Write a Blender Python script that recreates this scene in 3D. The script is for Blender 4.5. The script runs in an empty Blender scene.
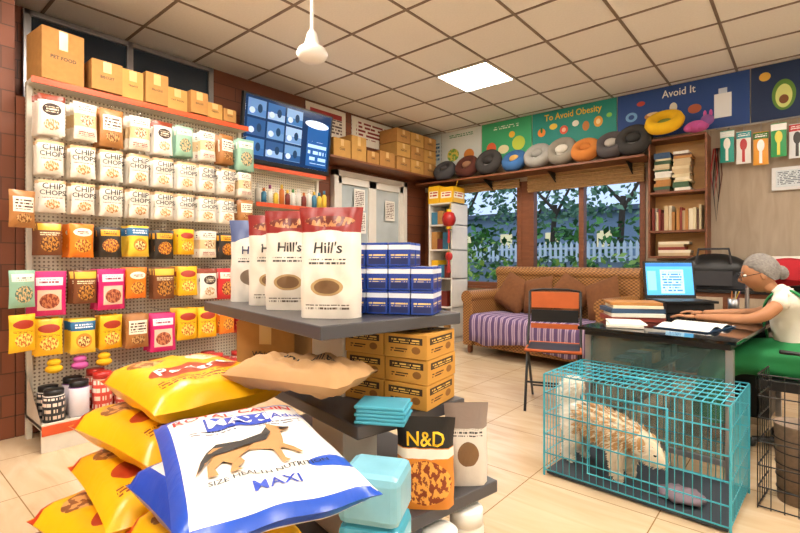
import bpy, math, random
from mathutils import Matrix, Vector
random.seed(7)
R=random.random; U=random.uniform; pi=math.pi
sc=bpy.context.scene
def C(s):
    if not isinstance(s,str): return tuple(s)+(1,)
    s=s.lstrip('#'); o=[]
    for i in (0,2,4):
        c=int(s[i:i+2],16)/255; o.append(c/12.92 if c<=.04045 else ((c+.055)/1.055)**2.4)
    return tuple(o)+(1,)
MC={}
class NT:
    def __init__(s,name,rough=.5,metal=0):
        m=bpy.data.materials.new(name); m.use_nodes=True; s.m=m; s.n=m.node_tree.nodes; s.l=m.node_tree.links
        s.b=s.n['Principled BSDF']; s.b.inputs['Roughness'].default_value=rough; s.b.inputs['Metallic'].default_value=metal
        MC[name]=m
    def put(s,x,inp):
        if isinstance(x,(int,float)): inp.default_value=x
        elif isinstance(x,tuple): inp.default_value=x
        else: s.l.new(x,inp)
    def ma(s,op,a,b=None,c=None):
        n=s.n.new('ShaderNodeMath'); n.operation=op
        for i,x in enumerate((a,b,c)):
            if x is not None: s.put(x,n.inputs[i])
        return n.outputs[0]
    def mix(s,f,a,b):
        n=s.n.new('ShaderNodeMix'); n.data_type='RGBA'
        s.put(f,n.inputs[0]); s.put(a,n.inputs[6]); s.put(b,n.inputs[7]); return n.outputs[2]
    def co(s,kind='Object'):
        return s.n.new('ShaderNodeTexCoord').outputs[kind]
    def noise(s,vec,scale,det=3,dist=0):
        n=s.n.new('ShaderNodeTexNoise'); s.l.new(vec,n.inputs['Vector']); n.inputs['Scale'].default_value=scale; n.inputs['Detail'].default_value=det; n.inputs['Distortion'].default_value=dist
        return n.outputs[0]
    def xyz(s,vec):
        n=s.n.new('ShaderNodeSeparateXYZ'); s.l.new(vec,n.inputs[0]); return n.outputs
    def cxyz(s,x,y,z):
        n=s.n.new('ShaderNodeCombineXYZ')
        for i,q in enumerate((x,y,z)): s.put(q,n.inputs[i])
        return n.outputs[0]
    def bump(s,h,st=.3,d=.01):
        n=s.n.new('ShaderNodeBump'); n.inputs['Strength'].default_value=st; n.inputs['Distance'].default_value=d; s.l.new(h,n.inputs['Height']); s.l.new(n.outputs[0],s.b.inputs['Normal'])
    def col(s,c,emit=0):
        s.put(c,s.b.inputs['Base Color'])
        if emit: s.put(c,s.b.inputs['Emission Color']); s.b.inputs['Emission Strength'].default_value=emit
def mt(name,col='#888888',rough=.5,metal=0,noise=.12,scale=12,bump=0,emit=0,alpha=1):
    if name in MC: return MC[name]
    t=NT(name,rough,metal); c=C(col)
    if noise:
        nz=t.noise(t.co(),scale,4); d=tuple(x*(1-noise*2) for x in c[:3])+(1,); l=tuple(min(1,x*(1+noise*.6)) for x in c[:3])+(1,)
        cc=t.mix(nz,d,l)
        if bump: t.bump(nz,bump)
    else: cc=c
    if alpha<1: t.b.inputs['Alpha'].default_value=alpha
    t.col(cc,emit); return t.m
def LM(name,base,layers,rough=.4,emit=0,crinkle=0):
    if name in MC: return MC[name]
    t=NT(name,rough); o=t.xyz(t.co('UV')); u,v=o[0],o[1]; col=C(base)
    for L in layers:
        k,cx,cy,w,h,c=L[:6]; cc=C(c)
        if k in 'rt': f=t.ma('MULTIPLY',t.ma('COMPARE',u,cx,w/2),t.ma('COMPARE',v,cy,h/2))
        else:
            a=t.ma('MULTIPLY',t.ma('SUBTRACT',u,cx),2/w); b=t.ma('MULTIPLY',t.ma('SUBTRACT',v,cy),2/h)
            f=t.ma('LESS_THAN',t.ma('ADD',t.ma('MULTIPLY',a,a),t.ma('MULTIPLY',b,b)),1)
        if k=='t':
            rw=L[6]; vr=t.ma('MULTIPLY',v,rw)
            g=t.ma('GREATER_THAN',t.ma('FRACT',vr),.45)
            nz=t.noise(t.cxyz(t.ma('MULTIPLY',u,rw*1.6),t.ma('MULTIPLY',t.ma('FLOOR',vr),7.3),0),1,2)
            f=t.ma('MULTIPLY',f,t.ma('MULTIPLY',g,t.ma('GREATER_THAN',nz,.46)))
        if k=='n':
            nz=t.noise(t.co('UV'),14,3); nz=t.ma('GREATER_THAN',nz,.5); cc=t.mix(nz,cc,C(L[6]))
        col=t.mix(f,col,cc)
    t.col(col,emit)
    if crinkle: t.bump(t.noise(t.co(),crinkle,4,1.0),.35,.012)
    return t.m

def T(x,y,z,rz=0,rx=0,ry=0): return Matrix.Translation((x,y,z))@Matrix.Rotation(rz,4,'Z')@Matrix.Rotation(ry,4,'Y')@Matrix.Rotation(rx,4,'X')
def basis(o,X,Y,Z):
    m=Matrix.Identity(4)
    for i,a in enumerate((X,Y,Z)):
        a=Vector(a).normalized()
        for j in range(3): m[j][i]=a[j]
    m.translation=Vector(o); return m
def lay(x,y,z,ang,tilt=0):
    up=Vector((math.cos(ang),math.sin(ang),tilt)).normalized(); w=Vector((0,0,1)); w=(w-up*w.dot(up)).normalized()
    return basis((x,y,z),(-w).cross(up),-w,up)
TCH={}
def tmesh(s):
    if s in TCH: return TCH[s]
    cu=bpy.data.curves.new('t','FONT'); cu.body=s; cu.align_x='CENTER'; cu.align_y='CENTER'; cu.resolution_u=2; cu.offset=.012
    ob=bpy.data.objects.new('t',cu); sc.collection.objects.link(ob); bpy.context.view_layer.update()
    me=bpy.data.meshes.new_from_object(ob.evaluated_get(bpy.context.evaluated_depsgraph_get()))
    r=([tuple(v.co) for v in me.vertices],[tuple(p.vertices) for p in me.polygons])
    bpy.data.objects.remove(ob); bpy.data.meshes.remove(me); TCH[s]=r; return r
class B:
    def __init__(s,name,M=None): s.name=name; s.v=[]; s.f=[]; s.mi=[]; s.uv=[]; s.sm=[]; s.mats=[]; s.M=M or Matrix.Identity(4)
    def add(s,vs,fs,mat,uvs=None,M=None,smooth=False):
        if mat not in s.mats: s.mats.append(mat)
        k=s.mats.index(mat); X=s.M@M if M else s.M; o=len(s.v)
        s.v+= [tuple(X@Vector(v)) for v in vs]
        for i,f in enumerate(fs):
            s.f.append([o+j for j in f]); s.mi.append(k); s.sm.append(smooth)
            s.uv+= (uvs[i] if uvs else [(0.5,0.5)]*len(f))
        return s
    def box(s,x,y,z,sx,sy,sz,mat,M=None,tp=1):
        a,b,c=sx/2,sy/2,sz/2
        v=[(x-a,y-b,z-c),(x+a,y-b,z-c),(x+a,y+b,z-c),(x-a,y+b,z-c),(x-a*tp,y-b*tp,z+c),(x+a*tp,y-b*tp,z+c),(x+a*tp,y+b*tp,z+c),(x-a*tp,y+b*tp,z+c)]
        f=[(0,1,5,4),(1,2,6,5),(2,3,7,6),(3,0,4,7),(4,5,6,7),(3,2,1,0)]
        return s.add(v,f,mat,[[(0,0),(1,0),(1,1),(0,1)]]*6,M)
    def bx(s,x0,x1,y0,y1,z0,z1,mat,M=None): return s.box((x0+x1)/2,(y0+y1)/2,(z0+z1)/2,x1-x0,y1-y0,z1-z0,mat,M)
    def cyl(s,p0,p1,r0,mat,r1=None,n=10,M=None,cap=True):
        r1=r0 if r1 is None else r1; p0=Vector(p0);p1=Vector(p1); d=(p1-p0).normalized(); a=d.orthogonal().normalized(); b=d.cross(a)
        v=[];f=[];uv=[]
        for p,r in((p0,r0),(p1,r1)):
            for i in range(n): t=2*pi*i/n; v.append(p+(a*math.cos(t)+b*math.sin(t))*r)
        for i in range(n): j=(i+1)%n; f.append((i,j,n+j,n+i)); uv.append([(i/n,0),((i+1)/n,0),((i+1)/n,1),(i/n,1)])
        s.add(v,f,mat,uv,M,True)
        if cap: s.add(v,[tuple(range(n))[::-1],tuple(range(n,2*n))],mat,None,M)
        return s
    def tube(s,pts,r,mat,n=6,M=None,closed=False):
        P=[Vector(p) for p in pts]; L=len(P); v=[];f=[];a=None
        for i,p in enumerate(P):
            q0=P[i-1] if (i>0 or closed) else p; q1=P[(i+1)%L] if (i<L-1 or closed) else p
            d=(q1-q0).normalized(); a=d.orthogonal().normalized() if a is None else (a-d*a.dot(d)).normalized(); b=d.cross(a)
            for k in range(n): t=2*pi*k/n; v.append(p+(a*math.cos(t)+b*math.sin(t))*r)
        for i in range(L if closed else L-1):
            for k in range(n): f.append((i*n+k,i*n+(k+1)%n,((i+1)%L)*n+(k+1)%n,((i+1)%L)*n+k))
        if not closed: f+=[tuple(range(n))[::-1],tuple(range((L-1)*n,L*n))]
        return s.add(v,f,mat,None,M,True)
    def lathe(s,prof,c,mat,n=20,M=None,smooth=True):
        v=[];f=[];uv=[];L=len(prof)
        for r,z in prof:
            for i in range(n): t=2*pi*i/n; v.append((c[0]+r*math.cos(t),c[1]+r*math.sin(t),c[2]+z))
        for j in range(L-1):
            for i in range(n):
                k=(i+1)%n; f.append((j*n+i,j*n+k,(j+1)*n+k,(j+1)*n+i)); uv.append([(i/n,j/(L-1)),((i+1)/n,j/(L-1)),((i+1)/n,(j+1)/(L-1)),(i/n,(j+1)/(L-1))])
        return s.add(v,f,mat,uv,M,smooth)
    def ell(s,c,r,mat,n=16,M=None,fn=None):
        v=[];f=[];m=n//2
        for j in range(m+1):
            ph=pi*j/m
            for i in range(n):
                t=2*pi*i/n; p=Vector((math.sin(ph)*math.cos(t),math.sin(ph)*math.sin(t),-math.cos(ph)))
                q=Vector((p.x*r[0],p.y*r[1],p.z*r[2]))
                if fn: q=fn(q,p)
                v.append(q+Vector(c))
        for j in range(m):
            for i in range(n): k=(i+1)%n; f.append((j*n+i,j*n+k,(j+1)*n+k,(j+1)*n+i))
        return s.add(v,f,mat,None,M,True)
    def torus(s,c,R0,r,mat,M=None,n=24,m=8,sq=1):
        v=[];f=[]
        for i in range(n):
            a=2*pi*i/n
            for k in range(m):
                b=2*pi*k/m; q=R0+r*math.cos(b); v.append((c[0]+q*math.cos(a),c[1]+q*math.sin(a),c[2]+r*sq*math.sin(b)))
        for i in range(n):
            for k in range(m): f.append((i*m+k,((i+1)%n)*m+k,((i+1)%n)*m+(k+1)%m,i*m+(k+1)%m))
        return s.add(v,f,mat,None,M,True)
    def pouch(s,w,h,t,mat,M,kind='p',nu=8,nv=10,wr=.0,back=None,seed=0):
        def th(a,q):
            if kind=='p': g=(max(0,1-a**4)**.6)*(max(0,1-abs(q)**5)**.6)
            elif kind=='l': g=(max(0,1-a**5)**.55)*(max(0,1-abs(q)**6)**.55)
            else:
                k=(q+1)/2; g=(max(0,1-a**5)**.5)*(1-.93*max(0,(k-.35)/.65)**1.5)*(.8+.2*min(1,k*5))
            return g*t/2
        def P(x,z,sg,off=0):
            a=max(-1,min(1,2*x/w)); q=max(-1,min(1,(2*z/h-1) if kind=='s' else 2*z/h))
            y=th(abs(a),q)+off
            if wr: y+=wr*(math.sin(a*5+q*3+seed)*math.sin(q*8+a*3+seed*2)+.5*math.sin(a*13-q*9+seed*3))*(1-abs(a)**3)*(1-abs(q)**4)
            xx=x*(1-.05*(1-q*q)) if kind!='s' else x
            if kind=='s': xx=x*(1-.05*math.sin(max(0,q+.2)*2.2)+.07*max(0,q)+.012*math.sin(q*9+seed))
            if kind=='l': z=z*(1-.02*(1-a*a)*abs(q)**3)+(.006*math.sin(a*7+seed) if abs(q)>.9 else 0)
            return (xx,sg*y,z)
        z0=0 if kind=='s' else -h/2
        for sg in(-1,1):
            v=[];f=[];uv=[]
            for j in range(nv+1):
                for i in range(nu+1): v.append(P(-w/2+w*i/nu,z0+h*j/nv,sg))
            for j in range(nv):
                for i in range(nu):
                    q=[j*(nu+1)+i,j*(nu+1)+i+1,(j+1)*(nu+1)+i+1,(j+1)*(nu+1)+i]; e=[(i/nu,j/nv),((i+1)/nu,j/nv),((i+1)/nu,(j+1)/nv),(i/nu,(j+1)/nv)]
                    if sg>0: q=q[::-1]; e=e[::-1]
                    f.append(q); uv.append(e)
            s.add(v,f,mat if sg<0 else (back or mat),uv,M,True)
        if kind=='s': 
            v=[P(-w/2+w*i/nu,0,-1) for i in range(nu+1)]+[P(w/2-w*i/nu,0,1) for i in range(nu+1)]
            s.add(v,[tuple(range(len(v)))[::-1]],mat,None,M)
        return lambda x,z,o=.0025:P(x,z,-1,o)
    def text(s,st,size,mat,M=None,at=(0,0),fn=None,off=.002,sx=1,rot=0):
        v,f=tmesh(st); c,sn=math.cos(rot),math.sin(rot); o=[]
        for p in v:
            x=p[0]*size*sx; z=p[1]*size; x,z=x*c-z*sn+at[0],x*sn+z*c+at[1]
            o.append(fn(x,z) if fn else (x,-off,z))
        return s.add(o,f,mat,None,M)
    def leaves(s,c,r,n,size,mats):
        for k in range(n):
            d=Vector((U(-1,1),U(-1,1),U(-1,1)))
            if d.length>1: d.normalize()
            p=Vector((c[0]+d.x*r[0],c[1]+d.y*r[1],c[2]+d.z*r[2])); a=Vector((U(-1,1),U(-1,1),U(-.6,1))).normalized(); b=a.orthogonal().normalized(); q=size*U(.6,1.3)
            s.add([p-b*q*.3,p+a*q*.5,p+b*q*.3,p+a*q*-.5],[(0,1,2,3)],random.choice(mats))
    def done(s,bev=0,parent=None):
        V=[Vector(v) for v in s.v]
        lo=Vector([min(v[i] for v in V) for i in range(3)]); hi=Vector([max(v[i] for v in V) for i in range(3)])
        c=Vector(((lo.x+hi.x)/2,(lo.y+hi.y)/2,lo.z))
        me=bpy.data.meshes.new(s.name); me.from_pydata([v-c for v in V],[],s.f)
        for m in s.mats: me.materials.append(m)
        me.polygons.foreach_set('material_index',s.mi); me.polygons.foreach_set('use_smooth',s.sm)
        ul=me.uv_layers.new(name='UVMap'); ul.data.foreach_set('uv',[q for e in s.uv for q in e]); me.update()
        ob=bpy.data.objects.new(s.name,me); ob.location=c; sc.collection.objects.link(ob)
        if bev: m=ob.modifiers.new('Bevel','BEVEL'); m.width=bev; m.segments=2; m.limit_method='ANGLE'; m.angle_limit=.9
        if parent: ob.parent=parent
        return ob
def empty(name,loc=(0,0,0)):
    e=bpy.data.objects.new(name,None); e.empty_display_size=.1; sc.collection.objects.link(e); return e
def skin(name,V,E,mat,parent=None,roots=(0,),sub=2):
    me=bpy.data.meshes.new(name); me.from_pydata([v[:3] for v in V],E,[]); me.materials.append(mat)
    ob=bpy.data.objects.new(name,me); sc.collection.objects.link(ob); ob.modifiers.new('Skin','SKIN').use_smooth_shade=True
    sv=me.skin_vertices[0].data
    for i,v in enumerate(V): sv[i].radius=(v[3],v[4] if len(v)>4 else v[3]); sv[i].use_root=i in roots
    m=ob.modifiers.new('Sub','SUBSURF'); m.levels=sub; m.render_levels=sub
    if parent: ob.parent=parent
    return ob
def chainE(*cs):
    E=[]
    for c in cs: E+=[(c[i],c[i+1]) for i in range(len(c)-1)]
    return E

# ------------------------------------------------ materials
def flm():
    t=NT('floor_tile',.2); co=t.co(); o=t.xyz(co)
    nz=t.noise(t.cxyz(t.ma('MULTIPLY',o[0],1.0),t.ma('MULTIPLY',o[1],4.5),0),1.6,6,1.2); c=t.mix(nz,C('#b8946a'),C('#e9d8ba'))
    tx=t.ma('FLOOR',t.ma('DIVIDE',o[0],.6)); ty=t.ma('FLOOR',t.ma('DIVIDE',o[1],.6))
    w=t.noise(t.cxyz(tx,ty,3),3.7,0); c=t.mix(t.ma('MULTIPLY',w,.3),c,C('#cab08a'))
    gx=t.ma('LESS_THAN',t.ma('FRACT',t.ma('DIVIDE',o[0],.6)),.009); gy=t.ma('LESS_THAN',t.ma('FRACT',t.ma('DIVIDE',o[1],.6)),.009)
    t.col(t.mix(t.ma('MAXIMUM',gx,gy),c,C('#957850'))); return t.m
def brickm():
    t=NT('brown_cladding',.55); o=t.xyz(t.co()); s=t.n.new('ShaderNodeTexBrick'); t.l.new(t.cxyz(t.ma('ADD',o[0],o[1]),o[2],0),s.inputs['Vector'])
    s.inputs['Color1'].default_value=C('#80472c'); s.inputs['Color2'].default_value=C('#6f3d25'); s.inputs['Mortar'].default_value=C('#54301c')
    s.inputs['Scale'].default_value=1; s.inputs['Brick Width'].default_value=1.8; s.inputs['Row Height'].default_value=.14; s.inputs['Mortar Size'].default_value=.004
    t.col(s.outputs[0]); t.bump(s.outputs[1],.4,-.01); return t.m
def woodm(name,a,b,sc_=(1,1,8),rough=.5):
    t=NT(name,rough); o=t.xyz(t.co()); nz=t.noise(t.cxyz(*[t.ma('MULTIPLY',o[i],float(sc_[i])) for i in range(3)]),3,5,.8); t.col(t.mix(nz,C(a),C(b))); t.bump(nz,.1); return t.m
def wickm():
    t=NT('wicker',.5); o=t.xyz(t.co()); a=t.ma('SINE',t.ma('MULTIPLY',t.ma('ADD',o[0],o[1]),150.)); b=t.ma('SINE',t.ma('MULTIPLY',o[2],180.)); f=t.ma('MULTIPLY_ADD',t.ma('MULTIPLY',a,b),.5,.5)
    t.col(t.mix(f,C('#5e3818'),C('#bb8448'))); t.bump(f,.8,.006); return t.m
def pegm():
    t=NT('pegboard_panel',.45); o=t.xyz(t.co())
    fy=t.ma('SUBTRACT',t.ma('FRACT',t.ma('MULTIPLY',o[1],40.)),.5); fz=t.ma('SUBTRACT',t.ma('FRACT',t.ma('MULTIPLY',o[2],40.)),.5)
    f=t.ma('LESS_THAN',t.ma('ADD',t.ma('MULTIPLY',fy,fy),t.ma('MULTIPLY',fz,fz)),.06); t.col(t.mix(f,C('#e6dcc6'),C('#8d7d68'))); return t.m
def stripem():
    t=NT('striped_throw_fabric',.9); o=t.xyz(t.co('UV')); f=t.ma('FRACT',t.ma('MULTIPLY',o[0],19.)); a=t.ma('LESS_THAN',f,.5); g=t.ma('COMPARE',f,.75,.06)
    t.col(t.mix(g,t.mix(a,C('#b09ab2'),C('#604a72')),C('#7b6286'))); return t.m
FLOOR=flm(); BRICK=brickm(); WICK=wickm(); PEG=pegm(); STR=stripem()
WOOD=woodm('brown_wood','#5a3018','#8d5534'); PINE=woodm('pine_wood','#a9773f','#d9a962'); BEIGE=woodm('greige_panel','#94836e','#bdac96',(5,5,.8),.6)
CARD=mt('cardboard','#b98546',.85,noise=.12,scale=25); CARD2=mt('cardboard_pale','#c9984f',.85); TAPE=mt('packing_tape','#e0b878',.3)
WHT=mt('white_paint','#e9e4da',.4,noise=.05); CEILM=mt('ceiling_tile_board','#f2eee6',.9,noise=.05,scale=60); TBAR=mt('ceiling_grid_metal','#8a7866',.5)
GREY=mt('grey_laminate','#47474c',.3,noise=.06); BLK=mt('black_plastic','#141416',.4,noise=.05); CHR=mt('chrome','#c8c8cc',.2,1,noise=0); STEEL=mt('brushed_steel','#a8a8aa',.35,.9)
ORA=mt('orange_strip','#d8562a',.4); RED=mt('red_plastic','#b0201c',.4); LGT=mt('led_diffuser','#fff6ea',.5,noise=0,emit=56)
NAVY=mt('navy_print','#14245c',.5); WTXT=mt('white_print','#f6f4ee',.5,noise=0); RTXT=mt('red_print','#d01828',.5,noise=0); BTXT=mt('blue_print','#1c3fb0',.45,noise=0); KTXT=mt('black_print','#1c1a1a',.5,noise=0); YTXT=mt('yellow_print','#f4c21c',.5,noise=0); TAN=mt('tan_fur_print','#b98a55',.7)

# ------------------------------------------------ room
XL,YW,H=-4.52,5.9,3.07; XR,YB=2.3,-2.4
B('floor').bx(XL-.1,XR+.1,YB-.1,YW+.1,-.06,0,FLOOR).done()
b=B('ceiling'); b.bx(XL-.1,XR+.1,YB-.1,YW+.1,H,H+.06,CEILM).done()
b=B('trim_1')
x=-2.93-.6*2
while x<XR: b.bx(x-.011,x+.011,YB,YW,H-.006,H+.001,TBAR); x+=.6
y=4.0-.6*10
while y<YW: b.bx(XL,XR,y-.011,y+.011,H-.0065,H+.001,TBAR); y+=.6
b.done()
for cx,cy in((-2.63,4.3),(-2.63,1.3),(-.23,2.5),(-.23,-.5),(1.57,.7),(-2.63,-.5),(1.57,3.7)):  # only the first is in view; the others are added to brighten the room
    q=B('ceiling_light_panel'); q.bx(cx-.28,cx+.28,cy-.28,cy+.28,H-.012,H-.004,LGT)
    for a,c,w,d in((0,.29,.6,.02),(0,-.29,.6,.02),(.29,0,.02,.6),(-.29,0,.02,.6)): q.box(cx+a,cy+c,H-.009,w,d,.016,WHT)
    q.done()
B('wall_left').bx(XL-.12,XL,YB,YW+.12,0,H,BRICK).done()
B('wall_back').bx(XL,XR,YB-.12,YB,0,H,WHT).done()
B('wall_right').bx(XR,XR+.12,YB,YW+.12,0,H,WHT).done()
b=B('wall_window')
W1=(-4.02,-2.9);W2=(-2.78,-1.38);Z0,Z1=.78,2.2
CREAM=mt('cream_wall','#c4b59c',.7)
b.bx(XL,XR,YW,YW+.12,0,Z0,CREAM); b.bx(XL,XR,YW,YW+.12,Z1,H,CREAM)
for a,c in((XL,W1[0]),(W1[1],W2[0]),(W2[1],XR)): b.bx(a,c,YW,YW+.12,Z0,Z1,BEIGE if a>-2 else WOOD)
b.bx(-.76,XR,YW-.02,YW,.0,2.5,BEIGE)
b.done()
b=B('baseboard_window'); b.bx(XL,XR,YW-.035,YW-.02,0,.1,WOOD).done()
b=B('baseboard_left'); b.bx(XL+.001,XL+.015,3.4,3.9,0,.1,WOOD).done()
B('wall_pier').bx(XL,-3.9,YB,.72,0,H,BRICK).done(); B('wall_ledge').bx(XL,-3.9,.725,2.3,0,2.22,BRICK).done()
b=B('window_1'); GL=mt('dark_glass','#2e3a46',.08,noise=.3,scale=1.5)
b.bx(XL+.001,XL+.02,.9,2.36,2.36,3.03,GL)
for a in(.9,1.62,2.36): b.bx(XL+.001,XL+.05,a-.025,a+.025,2.34,3.05,STEEL)
for z in(2.36,3.03): b.bx(XL+.001,XL+.05,.88,2.38,z-.02,z+.02,STEEL)
b.done(.003)
def window(n,x0,x1,div):
    b=B('window_%d'%n); 
    for x in (x0+.03,x1-.03)+div: b.bx(x-.03,x+.03,YW-.01,YW+.1,Z0,Z1,WOOD)
    for z in(Z0+.03,Z1-.03): b.bx(x0,x1,YW-.01,YW+.1,z-.03,z+.03,WOOD)
    b.bx(x0-.03,x1+.03,YW-.06,YW,Z0-.03,Z0+.005,WOOD)
    b.done(.003)
window(2,*W1,()); window(3,*W2,(-2.1,))
BL=mt('bamboo_blind','#c09a66',.8,noise=.2,scale=40)
b=B('window_blind')
for i in range(10): b.cyl((W2[0],YW-.05-.015*(i%2),2.05+i*.022),(W2[1],YW-.05-.015*(i%2),2.05+i*.022),.014,BL,n=6)
b.done()
b=B('window_blind')
for i in range(5): b.cyl((W1[0],YW-.05-.015*(i%2),2.13+i*.022),(W1[1],YW-.05-.015*(i%2),2.13+i*.022),.014,BL,n=6)
b.done()
# ------------------------------------------------ outside
b=B('garden_ground'); b.bx(-30,25,YW+.15,45,-.25,-.15,mt('dark_grass','#4a6a30',.9)).done()
b=B('picket_fence'); PK=mt('fence_white','#f0f4fa',.6)
b.bx(-18,3,12.05,12.25,-.2,1.18,mt('garden_wall','#8a94a0',.9))
for i in range(150):
    x=-18+i*.14; b.bx(x,x+.07,12,12.03,1.1,1.55,PK); b.add([(x,12,1.55),(x+.07,12,1.55),(x+.035,12,1.63)],[(0,1,2)],PK)
for z in(1.2,1.42): b.bx(-18,3,12.03,12.06,z,z+.05,PK)
b.done()
LF=[mt('leaf_dark','#35602a',.6),mt('leaf_mid','#55903a',.6,emit=.02),mt('leaf_light','#98ba50',.6,emit=.04)]  # mid and light leaves glow faintly, light put into the foliage colour
b=B('garden_shrub')
for i in range(9):
    b.leaves((-6.8+i*.75,7.2+R()*.8,(.8 if i<4 else .6)+R()*.25),(.6,.45,.75 if i<4 else .55),300,.13,LF)
    b.cyl((-6.8+i*.75,7.5,-.16),(-6.8+i*.75,7.5,.5),.03,LF[0])
b.done()
b=B('garden_hedge')
for i in range(12): b.leaves((-15+i*1.3,13.6,1.1),(.9,.5,1.3),220,.26,LF[:2])
b.done()
BARK=mt('bark','#5a4a3c',.9); LT=[mt('tree_leaf','#4a7456',.7),mt('tree_leaf_pale','#7fa27c',.7)]
for i,(x,y) in enumerate(((-9.5,14.5),(-6.6,15.5),(-4.2,14.6),(-2.2,16),(-12.5,16),(-8,17),(-11,14.5))):
    b=B('garden_tree'); b.cyl((x,y,-.2),(x+.2,y,3.0),.11,BARK,.08); b.cyl((x+.2,y,2.6),(x+.9,y,3.9),.06,BARK,.03); b.cyl((x+.2,y,2.8),(x-.7,y,3.8),.06,BARK,.03)
    b.leaves((x,y,3.5),(1.9,1.3,1.2),340,.24,LT); b.done()
b=B('neighbour_house'); b.bx(-17,0,21,24,-.2,3.2,mt('house_wall','#a3b4cc',.8))
for i in range(7): b.bx(-16+i*2.3,-15.4+i*2.3,20.95,21,1.7,2.4,mt('lit_window','#e8d8a8',.5,noise=0,emit=.6))
b.bx(-17.5,.5,20.6,24.4,3.2,3.4,mt('house_roof','#6b7488',.8)); b.done()
w=bpy.data.worlds.new('dusk'); sc.world=w; w.use_nodes=True; w.node_tree.nodes['Background'].inputs[0].default_value=(.40,.52,.72,1); w.node_tree.nodes['Background'].inputs[1].default_value=1.8
# ------------------------------------------------ posters over windows
def poster(x0,x1,z0,z1,base,layers,title,tm,nm,wall='w'):
    b=B('wall_poster'); wd=x1-x0
    m=LM(nm,base,layers,.6)
    b.box(0,0,0,wd-.01,.008,z1-z0,m); 
    if title: b.text(title,.115,tm,None,(0,(z1-z0)*.34),off=.008,sx=.85)
    ob=b.done()
    if wall=='w': ob.location=((x0+x1)/2,YW-.012,z0)
    else: ob.rotation_euler=(0,0,pi/2); ob.location=(XL+.012,(x0+x1)/2,z0)
fe=lambda cx,cy,w,h,c:('e',cx,cy,w,h,c)
poster(-4.5,-4.2,2.52,3.06,'#dfe8e6',[('t',.5,.5,.8,.5,'#4a7c9c',9)],'',WTXT,'poster_a')
poster(-4.2,-3.5,2.52,3.06,'#dfe5e0',[('n',.3,.35,.3,.35,'#7ab04a','#e8d060'),fe(.7,.3,.25,.3,'#e08a3a'),('t',.5,.85,.6,.1,'#2f8f5a',20)],'',WTXT,'poster_b')
poster(-3.5,-2.74,2.52,3.06,'#3fae74',[fe(.2,.35,.2,.3,'#e8663a'),fe(.45,.28,.22,.22,'#f1e3b0'),fe(.75,.38,.25,.35,'#c8d84a'),fe(.62,.62,.12,.16,'#f4c23a'),('t',.5,.84,.5,.08,'#f0f6e8',18)],'',WTXT,'poster_c')
poster(-2.74,-1.68,2.52,3.06,'#1f8f82',[fe(.12,.52,.1,.2,'#f08a2a'),fe(.12,.58,.03,.14,'#2f6f2a'),fe(.27,.62,.1,.14,'#f6d04a'),fe(.4,.5,.1,.2,'#e65a3a'),fe(.4,.5,.05,.1,'#f6c0a0'),fe(.54,.6,.08,.14,'#f3efe0'),fe(.66,.5,.08,.22,'#c8803a'),fe(.8,.55,.1,.24,'#f0a83a'),fe(.8,.55,.05,.12,'#fbe0a0'),fe(.92,.65,.06,.1,'#8bd05a')],'To Avoid Obesity',YTXT,'poster_d')
poster(-1.68,-.42,2.52,3.06,'#22488e',[fe(.12,.5,.1,.2,'#7fb4e0'),fe(.12,.5,.05,.1,'#22488e'),fe(.3,.45,.14,.16,'#c98a4a'),fe(.3,.49,.1,.08,'#f0d0a0'),fe(.46,.55,.06,.2,'#e8e0c8'),('r',.82,.42,.12,.46,'#eef2f6'),('r',.82,.7,.06,.1,'#d0dcec'),fe(.62,.45,.1,.18,'#b05a3a'),fe(.2,.75,.07,.1,'#d04a3a')],'Avoid It',WTXT,'poster_e')
poster(-.42,.5,2.52,3.06,'#16305a',[fe(.28,.42,.2,.55,'#5d8a35'),fe(.28,.4,.14,.42,'#d8e08a'),fe(.28,.34,.08,.16,'#7a4a22'),('t',.7,.5,.4,.5,'#e8eef6',9),fe(.12,.8,.1,.16,'#e8b84a')],'',WTXT,'poster_f')
poster(3.55,4.2,2.68,3.04,'#e6ddcc',[('r',.5,.75,.8,.18,'#a02c28'),('t',.5,.4,.8,.5,'#5b4238',9)],'',WTXT,'poster_g','l')
poster(4.3,5.1,2.68,3.04,'#e9e2d4',[('t',.5,.55,.8,.6,'#8a2c28',7)],'',WTXT,'poster_h','l')
# ------------------------------------------------ shelf + pet beds
b=B('long_wall_shelf'); b.bx(-4.4,-1.3,5.5,5.88,2.25,2.275,WOOD)
for x in(-4.2,-3.3,-2.4,-1.5): b.add([(x,5.88,2.25),(x,5.88,2.1),(x,5.6,2.25)],[(0,1,2)],BLK); b.cyl((x,5.87,2.12),(x,5.6,2.24),.008,BLK)
b.done(.002)
cols=[('#4a484a','#8a8a8a'),('#5a2c20','#a87a5a'),('#3c3836','#9a9490'),('#38659a','#d8a858'),('#9a968e','#d8d4ca'),('#8a8274','#d8d0c0'),('#c87a34','#3c3834'),('#544e4e','#c0b8ac'),('#3a3836','#76706a')]
xs=[-3.97,-3.60,-3.25,-2.88,-2.55,-2.25,-1.96,-1.68,-1.44]
for i,x in enumerate(xs):
    a,c=cols[i]; r=.145+.012*(i%3); tl=.85+.12*(i%3); m1=mt('bed_plush_%d'%i,a,.95,bump=.4); m2=mt('bed_lining_%d'%i,c,.95)
    b=B('pet_bed',T(x,5.645+.02*(i%2),2.277+(r*.78+.06)*math.sin(tl)+.05*math.cos(tl),0,tl))
    b.torus((0,0,0),r*.78,.06,m1,n=24,m=10,sq=1.3); b.ell((0,0,-.03),(r*.8,r*.8,.04),m2,20); b.ell((0,.02,.02),(r*.5,r*.35,.05),m2 if i%2 else m1)
    b.torus((0,0,.035),r*.78,.035,m2,n=24,m=8)
    b.done()
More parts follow.
